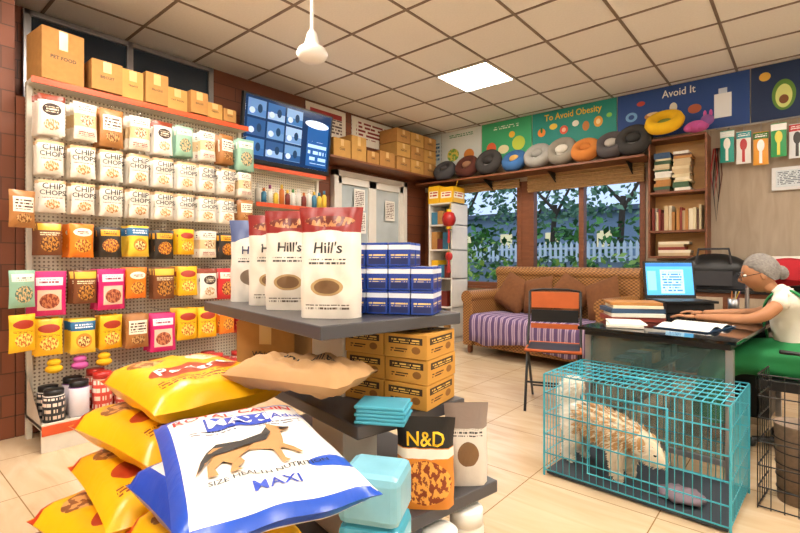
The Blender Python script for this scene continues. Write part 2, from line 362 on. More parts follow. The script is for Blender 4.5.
YP=mt('yellow_plush','#f0bc16',.9,bump=.3); PP=mt('pink_plush','#c85aa0',.9); 
b=B('pet_bed',T(-1.13,5.6,2.60,0,.75)); b.torus((0,0,0),.13,.06,YP,sq=1.1); b.ell((0,0,-.02),(.1,.1,.03),mt('green_plush','#7c8a3a',.9)); b.done()
b=B('plush_toy',T(-.84,5.62,2.455)); b.ell((0,0,.05),(.11,.07,.06),PP); b.ell((.09,0,.1),(.06,.05,.055),mt('mauve_plush','#8a5a9a',.9)); b.ell((-.07,-.05,.03),(.04,.05,.035),PP); b.ell((.05,-.06,.03),(.04,.05,.035),PP); b.ell((.07,0,.16),(.015,.02,.04),PP); b.ell((.12,0,.16),(.015,.02,.04),PP); b.done()
# ------------------------------------------------ bookshelf
b=B('bookshelf'); x0,x1=-1.28,-.76
for x in(x0,x1): b.bx(x-.01,x+.01,5.62,5.87,1.17,2.43,WOOD)
for z in(1.18,1.45,1.86,2.43): b.bx(x0,x1,5.62,5.87,z-.012,z+.012,WOOD)
b.bx(x0,x1,5.865,5.875,1.17,2.43,PINE); b.done(.002)
BK=[mt('book_%d'%i,c,.6) for i,c in enumerate(('#e8dcc0','#c8b088','#8a3428','#2c4a6a','#d8c8a0','#3a5a3c','#b07838','#e4e0d4','#6a4a3a'))]
b=B('stacked_books')
for cx in(-1.16,-.98):
    z=1.873
    while z<2.28: h=U(.018,.04); w=U(.13,.17); b.box(cx+U(-.01,.01),5.75,z+h/2,w,.2,h-.001,random.choice(BK)); z+=h
b.done(.001)
for zb,hh in((1.465,.24),):
    b=B('row_of_books'); x=x0+.02
    while x<x1-.05:
        w=U(.015,.04); h=hh*U(.75,1.1); d=U(.14,.2); b.bx(x,x+w-.001,5.85-d,5.85,zb,zb+h,random.choice(BK)); x+=w
    b.done(.001)
b2=B('stack_of_books'); z=1.195
for i in range(5): w=U(.2,.3); h=U(.02,.04); b2.bx(-1.2,-1.2+w,5.66,5.84,z,z+h-.001,random.choice(BK)); z+=h
b2.done(.001)
# ------------------------------------------------ hanging grooming goods on right wall
b=B('hanging_rail'); b.cyl((-.7,5.8,2.49),(.6,5.8,2.49),.01,STEEL); 
for x in(-.6,0,.5): b.cyl((x,5.8,2.49),(x,5.88,2.49),.008,STEEL)
b.done()
gm=[LM('groom_%d'%i,c,[('r',.5,.88,1,.2,d),('e',.5,.58,.5,.36,e),('r',.5,.25,.2,.4,e),('t',.5,.87,.8,.12,'#ffffff',16)]) for i,(c,d,e) in enumerate((('#1d9a8c','#e8f4f0','#f0f0e8'),('#e6e4e0','#2aa0a8','#c03a3a'),('#e8a030','#3a7a30','#ffffff'),('#2f9f5a','#ffffff','#e8e060'),('#dfe4e8','#c02830','#404040')))]
b=B('hanging_grooming_packs')
x=-.6; i=0
while x<.45:
    b.pouch(.12,.32,.03,gm[i%5],T(x,5.76,2.29-.03*(i%3)),nu=4,nv=6); b.cyl((x,5.76,2.44-.03*(i%3)),(x,5.8,2.475),.003,STEEL,n=5); x+=.135; i+=1
b.done()
b=B('dog_leash'); 
for k,(x,l,m) in enumerate(((-.70,.75,BLK),(-.68,.55,mt('brown_leather','#6a3a1a',.5)),(-.72,.5,RED))): b.tube([(x,5.83,2.3),(x-.03,5.83,2.3-l*.5),(x,5.83,2.3-l),(x+.03,5.83,2.3-l*.5),(x+.01,5.83,2.3)],.006,m)
b.done()
b=B('framed_notice'); b.bx(-.25,.1,5.84,5.879,1.82,2.04,mt('frame_white','#e8e8e8',.4)); b.bx(-.22,.07,5.835,5.84,1.85,2.01,LM('notice','#cfd8dc',[('t',.5,.5,.9,.8,'#556070',10)])); b.done(.003)
# ------------------------------------------------ TV
b=B('television',T(-4.12,3.03,2.44,pi/2,.12))
cells=[]
cc_=('#5f86b8','#2f5f9a','#7a9ec8','#234f86','#4c78b0','#90b0d4','#386aa4','#284e80','#5a84b4')
for i in range(9):
    cx=.12+.21*(i%3); cy=.82-.31*(i//3); cells+= [('r',cx,cy,.19,.27,cc_[i]),('r',cx,cy-.07,.19,.11,cc_[(i+4)%9]),('e',cx+.03,cy,.05,.14,'#1c3858'),('e',cx-.05,cy-.05,.06,.1,'#b8cce0')]
scr=LM('cctv_screen','#0f2c54',cells+[('r',.84,.45,.27,.8,'#1f5496'),('t',.84,.3,.24,.4,'#a8d0f0',9),('e',.82,.8,.3,.14,'#e0f0ff')],.15,emit=.75)
b.box(0,0,0,1.12,.04,.66,BLK); b.box(0,-.022,.01,1.07,.004,.6,scr); b.box(0,.1,0,.3,.18,.2,BLK); b.box(0,.2,0,.1,.26,.08,BLK)
b.done(.004)
def gondola(x0,y0,y1,top,dd=.38):
    b=B('pegboard_rack'); b.bx(x0-.02,x0,y0,y1,.15,top,PEG)
    CR=mt('rack_cream','#e0d8c8',.4)
    for y in(y0+.015,y1-.015): b.bx(x0-.02,x0+.03,y-.015,y+.015,0,top+.02,CR)
    b.bx(x0,x0+dd,y0,y1,.13,.16,CR); b.bx(x0+dd-.02,x0+dd,y0,y1,.0,.17,CR); b.bx(x0+dd,x0+dd+.006,y0,y1,.1,.16,ORA); b.bx(x0,x0+.14,y0,y1,top-.01,top+.015,CR); b.bx(x0+.14,x0+.148,y0,y1,top-.015,top+.025,ORA)
    for y in(y0,y1): b.add([(x0,y,.14),(x0+dd,y,.14),(x0+dd,y,.17),(x0,y,.45)],[(0,1,2,3)],CR)
    return b
b=gondola(-3.82,.76,2.28,2.28); b.done(.002)
b=gondola(-4.05,2.4,3.35,2.02); CRM=MC['rack_cream']
for z in(1.66,1.36,1.06,.7): b.bx(-4.05,-3.78,2.42,3.33,z-.01,z+.01,CRM); b.bx(-3.78,-3.775,2.42,3.33,z-.02,z+.02,ORA)
b.done(.002)
JC=[mt('bottle_%d'%i,c,.3) for i,c in enumerate(('#d8d4c8','#c8702a','#8a3a6a','#3a7a9a','#e8c040','#7a2a20','#e8e4dc','#4a8a4a'))]
for z in(1.672,1.372,1.072,.712,.162):
    b=B('shampoo_bottles')
    y=2.47
    while y<3.3:
        r=.026; h=U(.14,.2); m=random.choice(JC); b.lathe([(0,0),(r,0),(r,h*.7),(r*.5,h*.8),(r*.45,h*.8),(r*.45,h),(0,h)],(-3.83,y,z),m,10); b.lathe([(0,h*.82),(r*.5,h*.82),(r*.5,h*1.02),(0,h*1.02)],(-3.83,y,z),random.choice(JC),8)
        y+=.066
    b.done()
# ------------------------------------------------ treat packs on rack
def pm(k,base,L): return LM('pack_'+k,base,L,.35,0,22)
pk={
'c':pm('chip','#efe8da',[('r',.5,.95,1,.1,'#c9a070'),('n',.5,.25,.6,.3,'#c98a4a','#f0e0c0'),('t',.5,.45,.8,.06,'#7a4a2a',24)]),
'w':pm('white','#f0e9dc',[('r',.5,.92,1,.16,'#8a3a20'),('e',.5,.62,.7,.3,'#3a2a24'),('t',.5,.62,.5,.14,'#f0e0c0',14),('n',.5,.25,.6,.28,'#c09060','#e8dcc4')]),
'x':pm('white_b','#e9dfcd',[('r',.5,.5,1,.34,'#d8b888'),('n',.5,.5,.6,.3,'#8a5a34','#e8d4b0'),('t',.5,.84,.7,.16,'#40302a',14),('t',.5,.16,.7,.14,'#a03020',20)]),
'v':pm('kraft','#a8703a',[('r',.5,.62,.8,.4,'#f4ecd8'),('n',.5,.25,.6,.25,'#7a4a20','#c89a60'),('t',.5,.62,.7,.28,'#503020',12)]),
'b':pm('brown','#7a4524',[('r',.5,.85,.9,.2,'#e8b83a'),('n',.5,.35,.75,.5,'#c88a3a','#5a2c14'),('t',.5,.65,.8,.1,'#f4e6c0',16)]),
'm':pm('magenta','#d41c6e',[('r',.5,.78,.8,.18,'#f6e4ec'),('r',.5,.36,.72,.46,'#f0c8b0'),('n',.5,.34,.6,.34,'#c87a50','#8a3a2a'),('t',.5,.78,.6,.1,'#90103a',14)]),
'y':pm('yellow','#f4b812',[('e',.5,.74,.8,.24,'#a8321c'),('n',.5,.32,.7,.36,'#c8702a','#f8dc70'),('t',.5,.54,.8,.06,'#5a2c10',24)]),
'z':pm('yellow_b','#f0c63a',[('r',.5,.8,1,.26,'#2a6a9a'),('t',.5,.8,.7,.14,'#ffffff',14),('e',.5,.38,.66,.42,'#e88a2a'),('n',.5,.36,.5,.3,'#8a4a1c','#f4d890')]),
'k':pm('black','#2a241f',[('r',.5,.8,.85,.2,'#e8a21c'),('n',.5,.38,.75,.45,'#d8902a','#7a3a18'),('t',.5,.8,.6,.1,'#30180c',14)]),
'o':pm('orange','#ec7f1a',[('e',.5,.75,.8,.24,'#fbf0d8'),('n',.5,.35,.7,.4,'#9a4a1c','#f0b048'),('t',.5,.75,.5,.1,'#7a2c10',18)]),
'r':pm('red','#c4252a',[('r',.5,.78,.85,.2,'#f2ead8'),('n',.5,.36,.7,.45,'#e0a050','#7a1a1a'),('t',.5,.78,.6,.1,'#b4252a',16)]),
'p':pm('purple','#7a4a9a',[('r',.5,.78,.85,.2,'#f2ead8'),('e',.5,.36,.6,.4,'#e0c080'),('t',.5,.78,.6,.1,'#5a252a',16)]),
't':pm('teal','#8fb8a0',[('r',.5,.8,.85,.2,'#f2ead8'),('n',.5,.36,.7,.45,'#d0b080','#507060'),('t',.5,.78,.6,.1,'#304a3a',16)])}
rows=[(2.06,.25,.155,'wxvxwtxvt'),(1.80,.21,.15,'ccccccccx'),(1.56,.2,.15,'ccccccccv'),(1.285,.21,.15,'bokzkyxko'),(.98,.24,.165,'mbmobywrp'),(.665,.24,.165,'yzyvmyyor')]
for ri,(z,h,w,s) in enumerate(rows):
    b=B('hanging_treat_pouches'); n=len(s); 
    for i,ch in enumerate(s):
        y=.84+(2.2-.84)*(i)/(n-1)+(U(-.012,.012) if ch!='c' else 0); m=pk[ch]; big=1.15 if ch=='m' else U(.88,1.06) if ch!='c' else 1
        dz=U(-.015,.015) if ch!='c' else 0
        b.cyl((-3.815,y,z+h/2+.005),(-3.56,y,z+h/2-.0),.003,CHR,n=5)
        for k in range(3):
            xx=-3.58-.055*k; b.pouch(w*.93*big,h*big,.05,m,T(xx,y+U(-.008,.008),z-.012+dz-(big-1)*h/2,pi/2+U(-.16,.16),U(-.05,.08)),nu=8,nv=8,wr=.005,seed=i+k)
        if ch=='c':
            MM=T(-3.58+.032,y,z,pi/2); b.text('CHIP',.05,KTXT,MM,(0,.045),off=.004); b.text('CHOPS',.042,KTXT,MM,(0,.005),off=.004)
    b.done()
b=B('hanging_treat_pouches'); 
for z,ch in((1.45,'v'),(.98,'t'),(.72,'y')): b.pouch(.14,.22,.05,pk[ch],T(-3.5,.68,z,pi/2+.3),nu=6,nv=8); b.cyl((-3.5,.7,z+.1),(-3.9,.72,z+.1),.003,CHR,n=5)
b.done()
b=B('hanging_treat_pouches'); 
for z,ch in ((2.2,'b'),(1.9,'o'),(1.6,'k'),(1.3,'w'),(1.0,'r'),(.7,'y')): b.pouch(.14,.24,.05,pk[ch],T(-3.45,.5,z,pi/2+.2),nu=6,nv=8); b.cyl((-3.45,.5,z+.11),(-3.9,.5,z+.11),.003,CHR,n=5)
b.done()
RL=mt('jar_lid_red','#c02a22',.35); PJ=LM('jar_red','#d8b098',[('r',.5,.5,2,.5,'#d8483a'),('t',.5,.5,2,.4,'#f4e0d0',12)]); BJ=LM('jar_dark','#e8e4dc',[('r',.5,.45,2,.5,'#2a2a30'),('t',.5,.5,2,.3,'#f4e0d0',12)]); VJ=LM('jar_violet','#6a2a7a',[('r',.5,.5,2,.4,'#e8e0ec')])
b=B('treat_jars')
for i in range(11):
    y=.84+i*.132; h=.18+.03*(i%3); r=.058; m=[BJ,VJ,PJ,PJ,PJ,BJ][i%6]; x=-3.52
    for xx in(x,x-.13):
        b.lathe([(0,0),(r,0),(r,h*.85),(r*.85,h*.9)],(xx,y,.165),m,16); b.lathe([(r*.85,h*.88),(r*.92,h*.88),(r*.92,h*1.05),(0,h*1.05)],(xx,y,.165),RL if i%6>1 else BLK,16)
b.done()
b=B('hanging_toys')
for i,(y,c) in enumerate(((.86,YP),(1.0,PP),(1.14,YP))): b.ell((-3.6,y,.505),(.035,.04,.025),c,12); b.ell((-3.6,y,.465),(.045,.05,.028),c,12); b.cyl((-3.81,y,.515),(-3.58,y,.515),.003,CHR,n=5)
b.done()
# ------------------------------------------------ cartons
def carton(name,x,y,z,sx,sy,sz,rz=0,m=None,lab=None):
    b=B(name,T(x,y,z,rz)); m=m or CARD; b.box(0,0,sz/2,sx,sy,sz,m)
    b.box(0,0,sz+.001,sx*.98,.05,.002,TAPE); b.box(sx/2+.001,0,sz*.8,.002,.05,sz*.36,TAPE)
    for sg in(-1,1): b.box(0,sg*sy*.25,sz+.002,sx*.97,sy*.47,.003,m)
    b.text(lab or 'PET FOOD',min(.045,sy*.13),KTXT,T(sx/2,0,sz*.45,pi/2),off=.002); return b.done(.003)
carton('cardboard_box',-3.82,.92,2.313,.26,.24,.33,.1); 
y=1.08
for i in range(7):
    w=(.2,.15,.17,.16,.15,.14,.12)[i]; h=(.2,.2,.22,.16,.17,.12,.1)[i]; carton('cardboard_box',-3.8+(.03,0,.02,-.01,.03,0,.01)[i],y+w/2,2.313,.22,w-.01,h,0,(CARD,CARD2)[i%2],('BISCUIT','TREATS','FRAGILE','CAT FOOD')[i%4]); y+=w
b=B('ledge_shelf'); b.bx(-4.519,-4.14,3.62,5.85,2.34,2.365,WOOD); b.done(.002)
y=3.7
for i,(w,h) in enumerate(((.28,.22),(.26,.3),(.22,.16),(.3,.2))): carton('cardboard_box',-4.33,y+w/2,2.367,.3,w-.01,h,0,random.choice((CARD,CARD2)),'CARE'); y+=w+.01
for j in range(3):
    for k in range(3): carton('cardboard_box',-4.32,4.95+k*.3,2.367+j*.19,.32,.28,.18,0,(CARD,CARD2)[(j+k)%2],'SNACKS')
# ------------------------------------------------ door
PG=mt('door_glass','#c8d2d4',.15,noise=.25,scale=2)
XD=XL+.003
b=B('door_1'); ya,yb,zt=3.95,5.36,2.28
b.bx(XD,XL+.08,ya,ya+.07,0,zt,WHT); b.bx(XD,XL+.08,yb-.07,yb,0,zt,WHT); b.bx(XD,XL+.08,ya,yb,zt-.07,zt,WHT)
for y0,y1 in((4.02,4.655),(4.655,5.29)):
    for a,c in((y0,y0+.07),(y1-.07,y1)): b.bx(XL+.01,XL+.06,a,c,.02,zt-.07,WHT)
    for z in(.02,.95,2.12): b.bx(XL+.01,XL+.06,y0,y1,z,z+.09,WHT)
    b.bx(XL+.02,XL+.03,y0,y1,.05,2.15,PG); b.cyl((XL+.09,y1-.04 if y0<4.5 else y0+.04,1.0),(XL+.09,y1-.04 if y0<4.5 else y0+.04,1.2),.012,STEEL)
for y,z in((4.3,1.8),(4.32,1.5),(4.9,1.7)): b.bx(XL+.062,XL+.065,y,y+.2,z,z+.28,LM('door_notice','#f2eee4',[('t',.5,.5,.8,.8,'#705048',12)]))
b.done(.003)
# ------------------------------------------------ corner cabinet
YB_=LM('yellow_carton','#f0b818',[('r',.5,.5,.8,.4,'#fbf4dc'),('t',.5,.5,.7,.3,'#c02818',6)])
b=B('corner_shelf_cabinet'); x0,x1,y0,y1=-4.1,-3.7,5.43,5.83
for x in(x0,x1-.02): b.bx(x,x+.02,y0,y1,0,1.95,WHT)
for z in(.08,.5,.9,1.3,1.65,1.95): b.bx(x0,x1,y0,y1,z-.02,z,WHT)
b.bx(x0,x1,y1-.01,y1,0,1.95,WHT); b.done(.003)
for z,h in((.08,.3),(.5,.3),(.9,.28),(1.3,.25),(1.65,.2)):
    b=B('boxed_pet_goods'); x=x0+.03
    while x<x1-.1: w=U(.08,.12); b.bx(x,x+w-.004,y0+.03,y0+.25,z+.001,z+h*U(.6,1),random.choice([YB_,JC[3],JC[0],JC[5],CARD])); x+=w
    b.done(.002)
b=B('yellow_cartons'); b.bx(-4.12,-3.93,5.45,5.75,1.952,2.2,YB_); b.bx(-3.92,-3.7,5.45,5.75,1.952,2.17,YB_); b.done(.003)
b=B('red_lantern',T(-3.66,5.3,1.7)); b.lathe([(.03,.1),(.07,.08),(.095,.02),(.095,-.02),(.07,-.08),(.03,-.1)],(0,0,0),RED,16); b.cyl((0,0,.1),(0,0,.13),.035,YTXT); b.cyl((0,0,-.13),(0,0,-.1),.035,YTXT); b.cyl((0,0,-.32),(0,0,-.13),.02,RED,.012); b.cyl((0,0,.13),(0,.22,.56),.004,YTXT,n=5)
b.ell((0,0,-.5),(.06,.03,.06),RED); b.cyl((0,0,-.72),(0,0,-.52),.03,RED,.012); b.cyl((0,0,-.45),(0,0,-.32),.004,YTXT,n=5); b.done()
# ------------------------------------------------ ceiling fan
FW=mt('fan_white','#efece6',.35,noise=0); b=B('ceiling_fan'); c=(-2.37,1.92,0)
b.cyl((c[0],c[1],2.5),(c[0],c[1],3.02),.012,FW); b.lathe([(.0,3.07),(.06,3.07),(.055,3.03),(.02,2.98)],c,FW); b.lathe([(.015,2.6),(.03,2.58),(.045,2.52),(.05,2.5),(.085,2.48),(.1,2.45),(.085,2.42),(.05,2.40),(0,2.395)],c,FW,24); b.done()
# ------------------------------------------------ sofa
CUS=mt('brown_cushion','#7d4e2a',.9,bump=.2,noise=.2,scale=30); SEA=mt('sofa_seat_fabric','#8f6236',.9,bump=.2); S=T(-3.25,5.0,0,-.14)
b=B('wicker_sofa',S); Ls=1.85
b.bx(0,Ls,.04,.74,.1,.36,WICK)
for x in(.06,Ls-.06):
    for y in(.08,.7): b.bx(x-.03,x+.03,y-.03,y+.03,0,.1,WOOD)
for x in(0,Ls-.15):
    b.bx(x,x+.15,.0,.74,.1,.68,WICK); b.cyl((x+.075,-.01,.69),(x+.075,.76,.69),.085,WICK,n=16)
b.box(Ls/2,.74,.65,Ls,.1,.66,WICK,None); b.cyl((0,.75,.99),(Ls,.75,.99),.075,WICK,n=16)
for k in range(3): b.box(.15+.258+k*.517,.38,.42,.51,.62,.12,SEA)
b.done(.02)
for k,(x,rr) in enumerate(((.38,.5),(.72,-.2),(1.12,.6),(1.52,-.35))):
    b=B('brown_cushion',S); b.pouch(.42,.42,.16,CUS,T(x,.55,.73,rr*.3,-.3,rr),'p',10,10); b.done()
b=B('striped_throw',S); v=[];f=[];uv=[]; path=[(.6,.49),(.4,.497),(.2,.497),(.04,.497),(-.03,.48),(-.05,.42),(-.055,.34),(-.05,.26),(-.055,.18)]; nx=40
for j,(py,pz) in enumerate(path):
    for i in range(nx+1): x=.16+(Ls-.32)*i/nx; v.append((x,py-.012*math.sin(i*.9+j*.3)*(j>4),pz+.006*math.sin(i*.7)*(j>0)-(.03*math.sin(i*.25) if j==8 else 0)))
for j in range(len(path)-1):
    for i in range(nx): f.append((j*(nx+1)+i,(j+1)*(nx+1)+i,(j+1)*(nx+1)+i+1,j*(nx+1)+i+1)); uv.append([(i/nx,j/8),(i/nx,(j+1)/8),((i+1)/nx,(j+1)/8),((i+1)/nx,j/8)])
b.add(v,f,STR,uv,None,True); o=b.done(); m=o.modifiers.new('S','SOLIDIFY'); m.thickness=.008
# ------------------------------------------------ folding chair
OR=mt('orange_panel','#c8622c',.5); b=B('folding_chair',T(-1.52,3.66,0,.35))
for x in(-.2,.2):
    b.tube([(x,-.24,0),(x,-.02,.45),(x,.14,.7),(x,.17,.89)],.011,BLK); b.tube([(x*.92,.26,0),(x*.92,-.17,.45)],.011,BLK)
b.tube([(-.2,.17,.89),(-.1,.18,.905),(.1,.18,.905),(.2,.17,.89)],.011,BLK)
b.box(0,.16,.82,.37,.012,.13,OR); b.box(0,.13,.69,.37,.01,.1,BLK); b.box(0,.11,.61,.37,.012,.04,OR)
b.box(0,-.01,.455,.4,.38,.02,BLK); b.tube([(-.2,-.2,.46),(.2,-.2,.46),(.2,.18,.46),(-.2,.18,.46)],.012,OR,closed=True)
b.cyl((-.2,-.13,.2),(.2,-.13,.2),.008,BLK); b.cyl((-.18,.18,.1),(.18,.18,.1),.008,BLK)
b.done(.001)
# ------------------------------------------------ desk
D=T(-.58,3.7,0,-.087); DG=mt('desk_black_glass','#0c0f10',.06,noise=.0); TG=mt('tinted_glass','#5a7470',.05,noise=0,alpha=.32)
b=B('office_desk',D); b.box(0,0,.74,.8,1.7,.02,DG); b.box(0,0,.715,.74,1.64,.03,BLK)
for x in(-.36,.36):
    for y in(-.78,.80): b.box(x,y,.35,.035,.035,.7,STEEL)
b.box(-.37,.0,.42,.01,1.54,.56,TG); b.box(0,-.79,.42,.69,.01,.56,TG); b.box(0,.8,.45,.64,.015,.45,DG); b.box(0,-.79,.125,.69,.03,.03,STEEL); b.box(-.36,0,.125,.03,1.54,.03,STEEL); b.box(.22,.6,.35,.26,.3,.6,BLK)
b.box(-.26,-.1,.42,.2,1.3,.015,BLK)
for i in range(6): b.box(-.26,-.62+i*.19,.428+.05,.13,.13,.07+.02*(i%3),(CARD,BLK,GREY)[i%3])
b.done(.003)
b=B('laptop_riser',T(-.74,4.22,.752,.72)); b.box(0,0,.035,.36,.26,.07,BLK); b.done(.004)
b=B('laptop_computer',T(-.74,4.22,.823,.72))
b.box(0,-.01,.01,.4,.28,.018,BLK); b.box(0,.02,.0205,.36,.13,.003,GREY); b.box(0,-.1,.0205,.1,.06,.003,GREY)
ML=T(0,.13,.02,0,-.14); b.box(0,0,.15,.41,.012,.3,BLK,ML)
b.box(0,-.0075,.155,.38,.003,.26,LM('web_page','#4aa8e0',[('r',.5,.94,1,.1,'#2a70b8'),('r',.55,.42,.5,.74,'#a8d8f0'),('t',.55,.42,.42,.6,'#3a7ab0',12),('r',.12,.45,.18,.6,'#7fc5ec')],.3,emit=.9),ML); b.done(.002)
b=B('stack_of_registers',T(-.88,3.4,.752,.5)); z=0
for i,(w,d,h,c) in enumerate(((.34,.26,.03,2),(.32,.24,.025,7),(.33,.25,.03,3),(.3,.23,.02,0),(.31,.22,.02,6))): b.box(U(-.01,.01),U(-.01,.01),z+h/2,w,d,h-.001,BK[c],T(0,0,0,U(-.1,.1))); z+=h
b.done(.002)
PAP=LM('ruled_paper','#f2efe6',[('t',.5,.5,.85,.85,'#a8b0c0',16)],.7)
b=B('open_notebook',T(-.5,3.28,.752,1.35))
for sg in(-1,1):
    v=[];f=[];uv=[]
    for i in range(7):
        t=i/6; v+=[(sg*t*.2,-.14,.006+.018*math.sin(pi*min(1,t*1.2))),(sg*t*.2,.14,.006+.018*math.sin(pi*min(1,t*1.2)))]
    for i in range(6):
        q=[2*i,2*i+2,2*i+3,2*i+1]; e=[(i/6,0),((i+1)/6,0),((i+1)/6,1),(i/6,1)]
        if sg<0: q=q[::-1]; e=e[::-1]
        f.append(q); uv.append(e)
    b.add(v,f,PAP,uv,None,True)
b.box(0,0,.003,.41,.29,.005,BK[3]); b.done()
b=B('notebook_pile',T(-.84,3.08,.752,.3)); b.box(0,0,.008,.2,.26,.015,BK[7]); b.box(.01,.01,.02,.2,.25,.008,PAP,T(0,0,0,.1)); b.done(.001)
b=B('pen_holder',T(-.42,4.42,.752)); b.lathe([(0,0),(.035,0),(.037,.1),(.033,.1),(.031,.01)],(0,0,0),STEEL,14)
for i in range(5): b.cyl((U(-.02,.02),U(-.02,.02),.01),(U(-.05,.05),U(-.05,.05),.16),.004,JC[i],n=5)
b.done()
b=B('low_cabinet'); b.bx(-1.15,1.2,5.35,5.85,.0,.84,WOOD); b.bx(-1.18,1.23,5.32,5.86,.84,.87,BLK)
for x in(-1.13,-.55,.03,.62): b.bx(x,x+.54,5.335,5.35,.1,.8,BEIGE); b.bx(x+.46,x+.48,5.32,5.335,.4,.5,STEEL)
b.done(.003)
GB=mt('bag_grey_fabric','#3a3a3e',.8,bump=.2)
b=B('duffel_bag',T(-.68,5.5,.875,.1)); b.ell((0,0,.17),(.3,.15,.17),BLK,20); b.bx(-.27,.27,-.12,.12,.0,.16,GB); b.tube([(-.14,-.13,.24),(-.12,-.14,.38),(.12,-.14,.38),(.14,-.13,.24)],.012,GB); b.box(0,-.13,.1,.3,.06,.14,GB); b.done(.03)
b=B('office_printer',T(-.08,5.55,.875)); b.box(0,0,.11,.44,.36,.22,BLK); b.box(0,-.19,.06,.34,.1,.02,GREY); b.box(0,.05,.27,.34,.02,.14,WHT,T(0,0,0,0,-.3)); b.done(.01)
b=B('clothes_rack'); RCL=mt('red_cloth','#b01c28',.9)
for x in(-.38,.68): b.cyl((x,5.0,0),(x,5.0,1.12),.015,STEEL); b.cyl((x,4.83,.02),(x,5.17,.02),.015,STEEL)
b.cyl((-.38,5.0,1.12),(.68,5.0,1.12),.015,STEEL); v=[];f=[]
prof=[(-.07,1.0),(-.065,1.04),(-.055,1.08),(-.035,1.12),(0,1.155),(.035,1.12),(.055,1.02),(.065,.95)]
for j,(yy,zz) in enumerate(prof):
    for i in range(25): v.append((-.33+i*.04,5.0+yy*(1+.2*math.sin(i*.9)),zz+.012*math.sin(i*.7+j)))
for j in range(7):
    for i in range(24): f.append((j*25+i,j*25+i+1,(j+1)*25+i+1,(j+1)*25+i))
b.add(v,f,RCL,None,None,True); b.done()
# ------------------------------------------------ dog cage
CG=mt('cage_turquoise','#44b0c6',.35,.1,noise=.05); K=T(-.64,2.67,0,-.05); b=B('wire_dog_cage',K); a,c,h=.415,.25,.54; r=.0024
def rect(z,r): b.tube([(-a,-c,z),(a,-c,z),(a,c,z),(-a,c,z)],r,CG,5,closed=True)
for z in(.03,.12,.22,.33,.44,h): rect(z,.004)
n=24
for i in range(n+1):
    x=-a+2*a*i/n; b.tube([(x,-c,.03),(x,-c,h),(x,c,h),(x,c,.03)],r,CG,4)
n=14
for i in range(n+1):
    y=-c+2*c*i/n
    for x in(-a,a): b.cyl((x,y,.03),(x,y,h),r,CG,n=4)
for i in range(1,6): y=-c+2*c*i/6; b.cyl((-a,y,h),(a,y,h),.004,CG,n=5)
for x in(-a,a):
    for y in(-c,c): b.cyl((x,y,0),(x,y,h),.006,CG,n=6)
b.tube([(-.18,-c-.005,.08),(.18,-c-.005,.08),(.18,-c-.005,.48),(-.18,-c-.005,.48)],.005,CG,5,closed=True)
b.tube([(-.06,-.1,h),(-.06,-.1,h+.02),(.06,-.1,h+.02),(.06,-.1,h)],.006,CG)
b.box(0,0,.018,2*a-.02,2*c-.02,.02,mt('cage_tray','#3a424c',.6)); 
b.done()
b=B('crumpled_towel',K); b.ell((.20,-.12,.055),(.1,.08,.026),mt('grey_towel','#8a7a86',.95),24,fn=lambda q,p:q*(1+.18*math.sin(p.x*9+p.y*5)*math.cos(p.y*8))); b.done()
b=B('wire_playpen')
for k,(xa,ya,xb,yb) in enumerate(((-.17,2.76,.42,2.72),(.42,2.72,1.0,2.9),(-.17,2.76,-.14,3.0))):
    n=12 if k<2 else 5
    for i in range(n+1): t=i/n; x=xa+(xb-xa)*t; y=ya+(yb-ya)*t; b.cyl((x,y,0),(x,y,.62),.0028,BLK,n=4)
    for z in(.01,.1,.2,.31,.42,.52,.62): b.cyl((xa,ya,z),(xb,yb,z),.0035,BLK,n=4)
b.done()
b=B('waste_bin',T(-.02,2.95,0)); BR=mt('bin_brown','#8a7460',.6,noise=.2,scale=60); b.lathe([(0,.0),(.085,0),(.1,.36),(.105,.37),(.097,.37),(.08,.01),(0,.01)],(0,0,.001),BR,24)
for z in(.06,.12,.18,.24,.3): b.torus((0,0,z),.087+.04*z,.003,BLK,n=24,m=5)
b.done()
# ------------------------------------------------ display unit
th=-.175; A=T(-1.0,.84,0,th)
b=B('display_shelf_unit',A)
for z,x0,x1,y0,y1,t in((.95,-1.0,0,0,.55,.04),(.65,-1.0,.0,.12,.57,.04),(.40,-.9,.12,.12,.6,.04),(.13,-.9,.14,.12,.6,.04)): b.bx(x0,x1,y0,y1,z-t/2,z+t/2,GREY)
b.bx(-.50,-.28,.25,.4,.15,.93,WHT); b.bx(-.9,.04,.14,.5,0,.11,GREY)
b.done(.004)
RB=LM('bag_red_white','#ece5d9',[('r',.5,.9,1.4,.26,'#8f2420'),('e',.5,.50,1.25,.58,'#ece5d9'),('n',.5,.87,.8,.1,'#c88a5a','#6a2418'),('t',.5,.5,.6,.06,'#404040',28),('e',.5,.28,.5,.16,'#b89a6a'),('e',.5,.28,.4,.12,'#7a5a3a'),('t',.5,.1,.7,.05,'#605040',30)],.35,crinkle=9)
RBb=LM('bag_blue_white','#e8e4dd',[('r',.5,.88,1.4,.3,'#5a6a9a'),('e',.5,.5,1.25,.58,'#e8e4dd'),('t',.5,.5,.6,.06,'#404040',28),('e',.5,.3,.5,.2,'#8a7a6a')],.35,crinkle=9)
for i,(x,y,m,s) in enumerate(((-1.14,1.0,RB,1.0),(-1.43,1.07,RB,1.04),(-1.63,1.13,RB,1.04),(-1.84,1.17,RBb,1.02))):
    b=B('dog_food_bag'); MM=T(x,y,.971,.62+.1*i-.06*(i%2)); f=b.pouch(.195*s,.345*s,.125,m,MM,'s',14,20,wr=.009,seed=i*1.7)
    b.text("Hill's",.048,KTXT if m is RB else NAVY,MM,(0,.215*s),fn=f); b.done()
BB=LM('blue_tin_box','#1c3f9c',[('r',.5,.8,1.2,.2,'#dfe6f4'),('r',.5,.2,.8,.25,'#0f2460'),('t',.5,.45,.8,.2,'#e8d080',8)],.35)
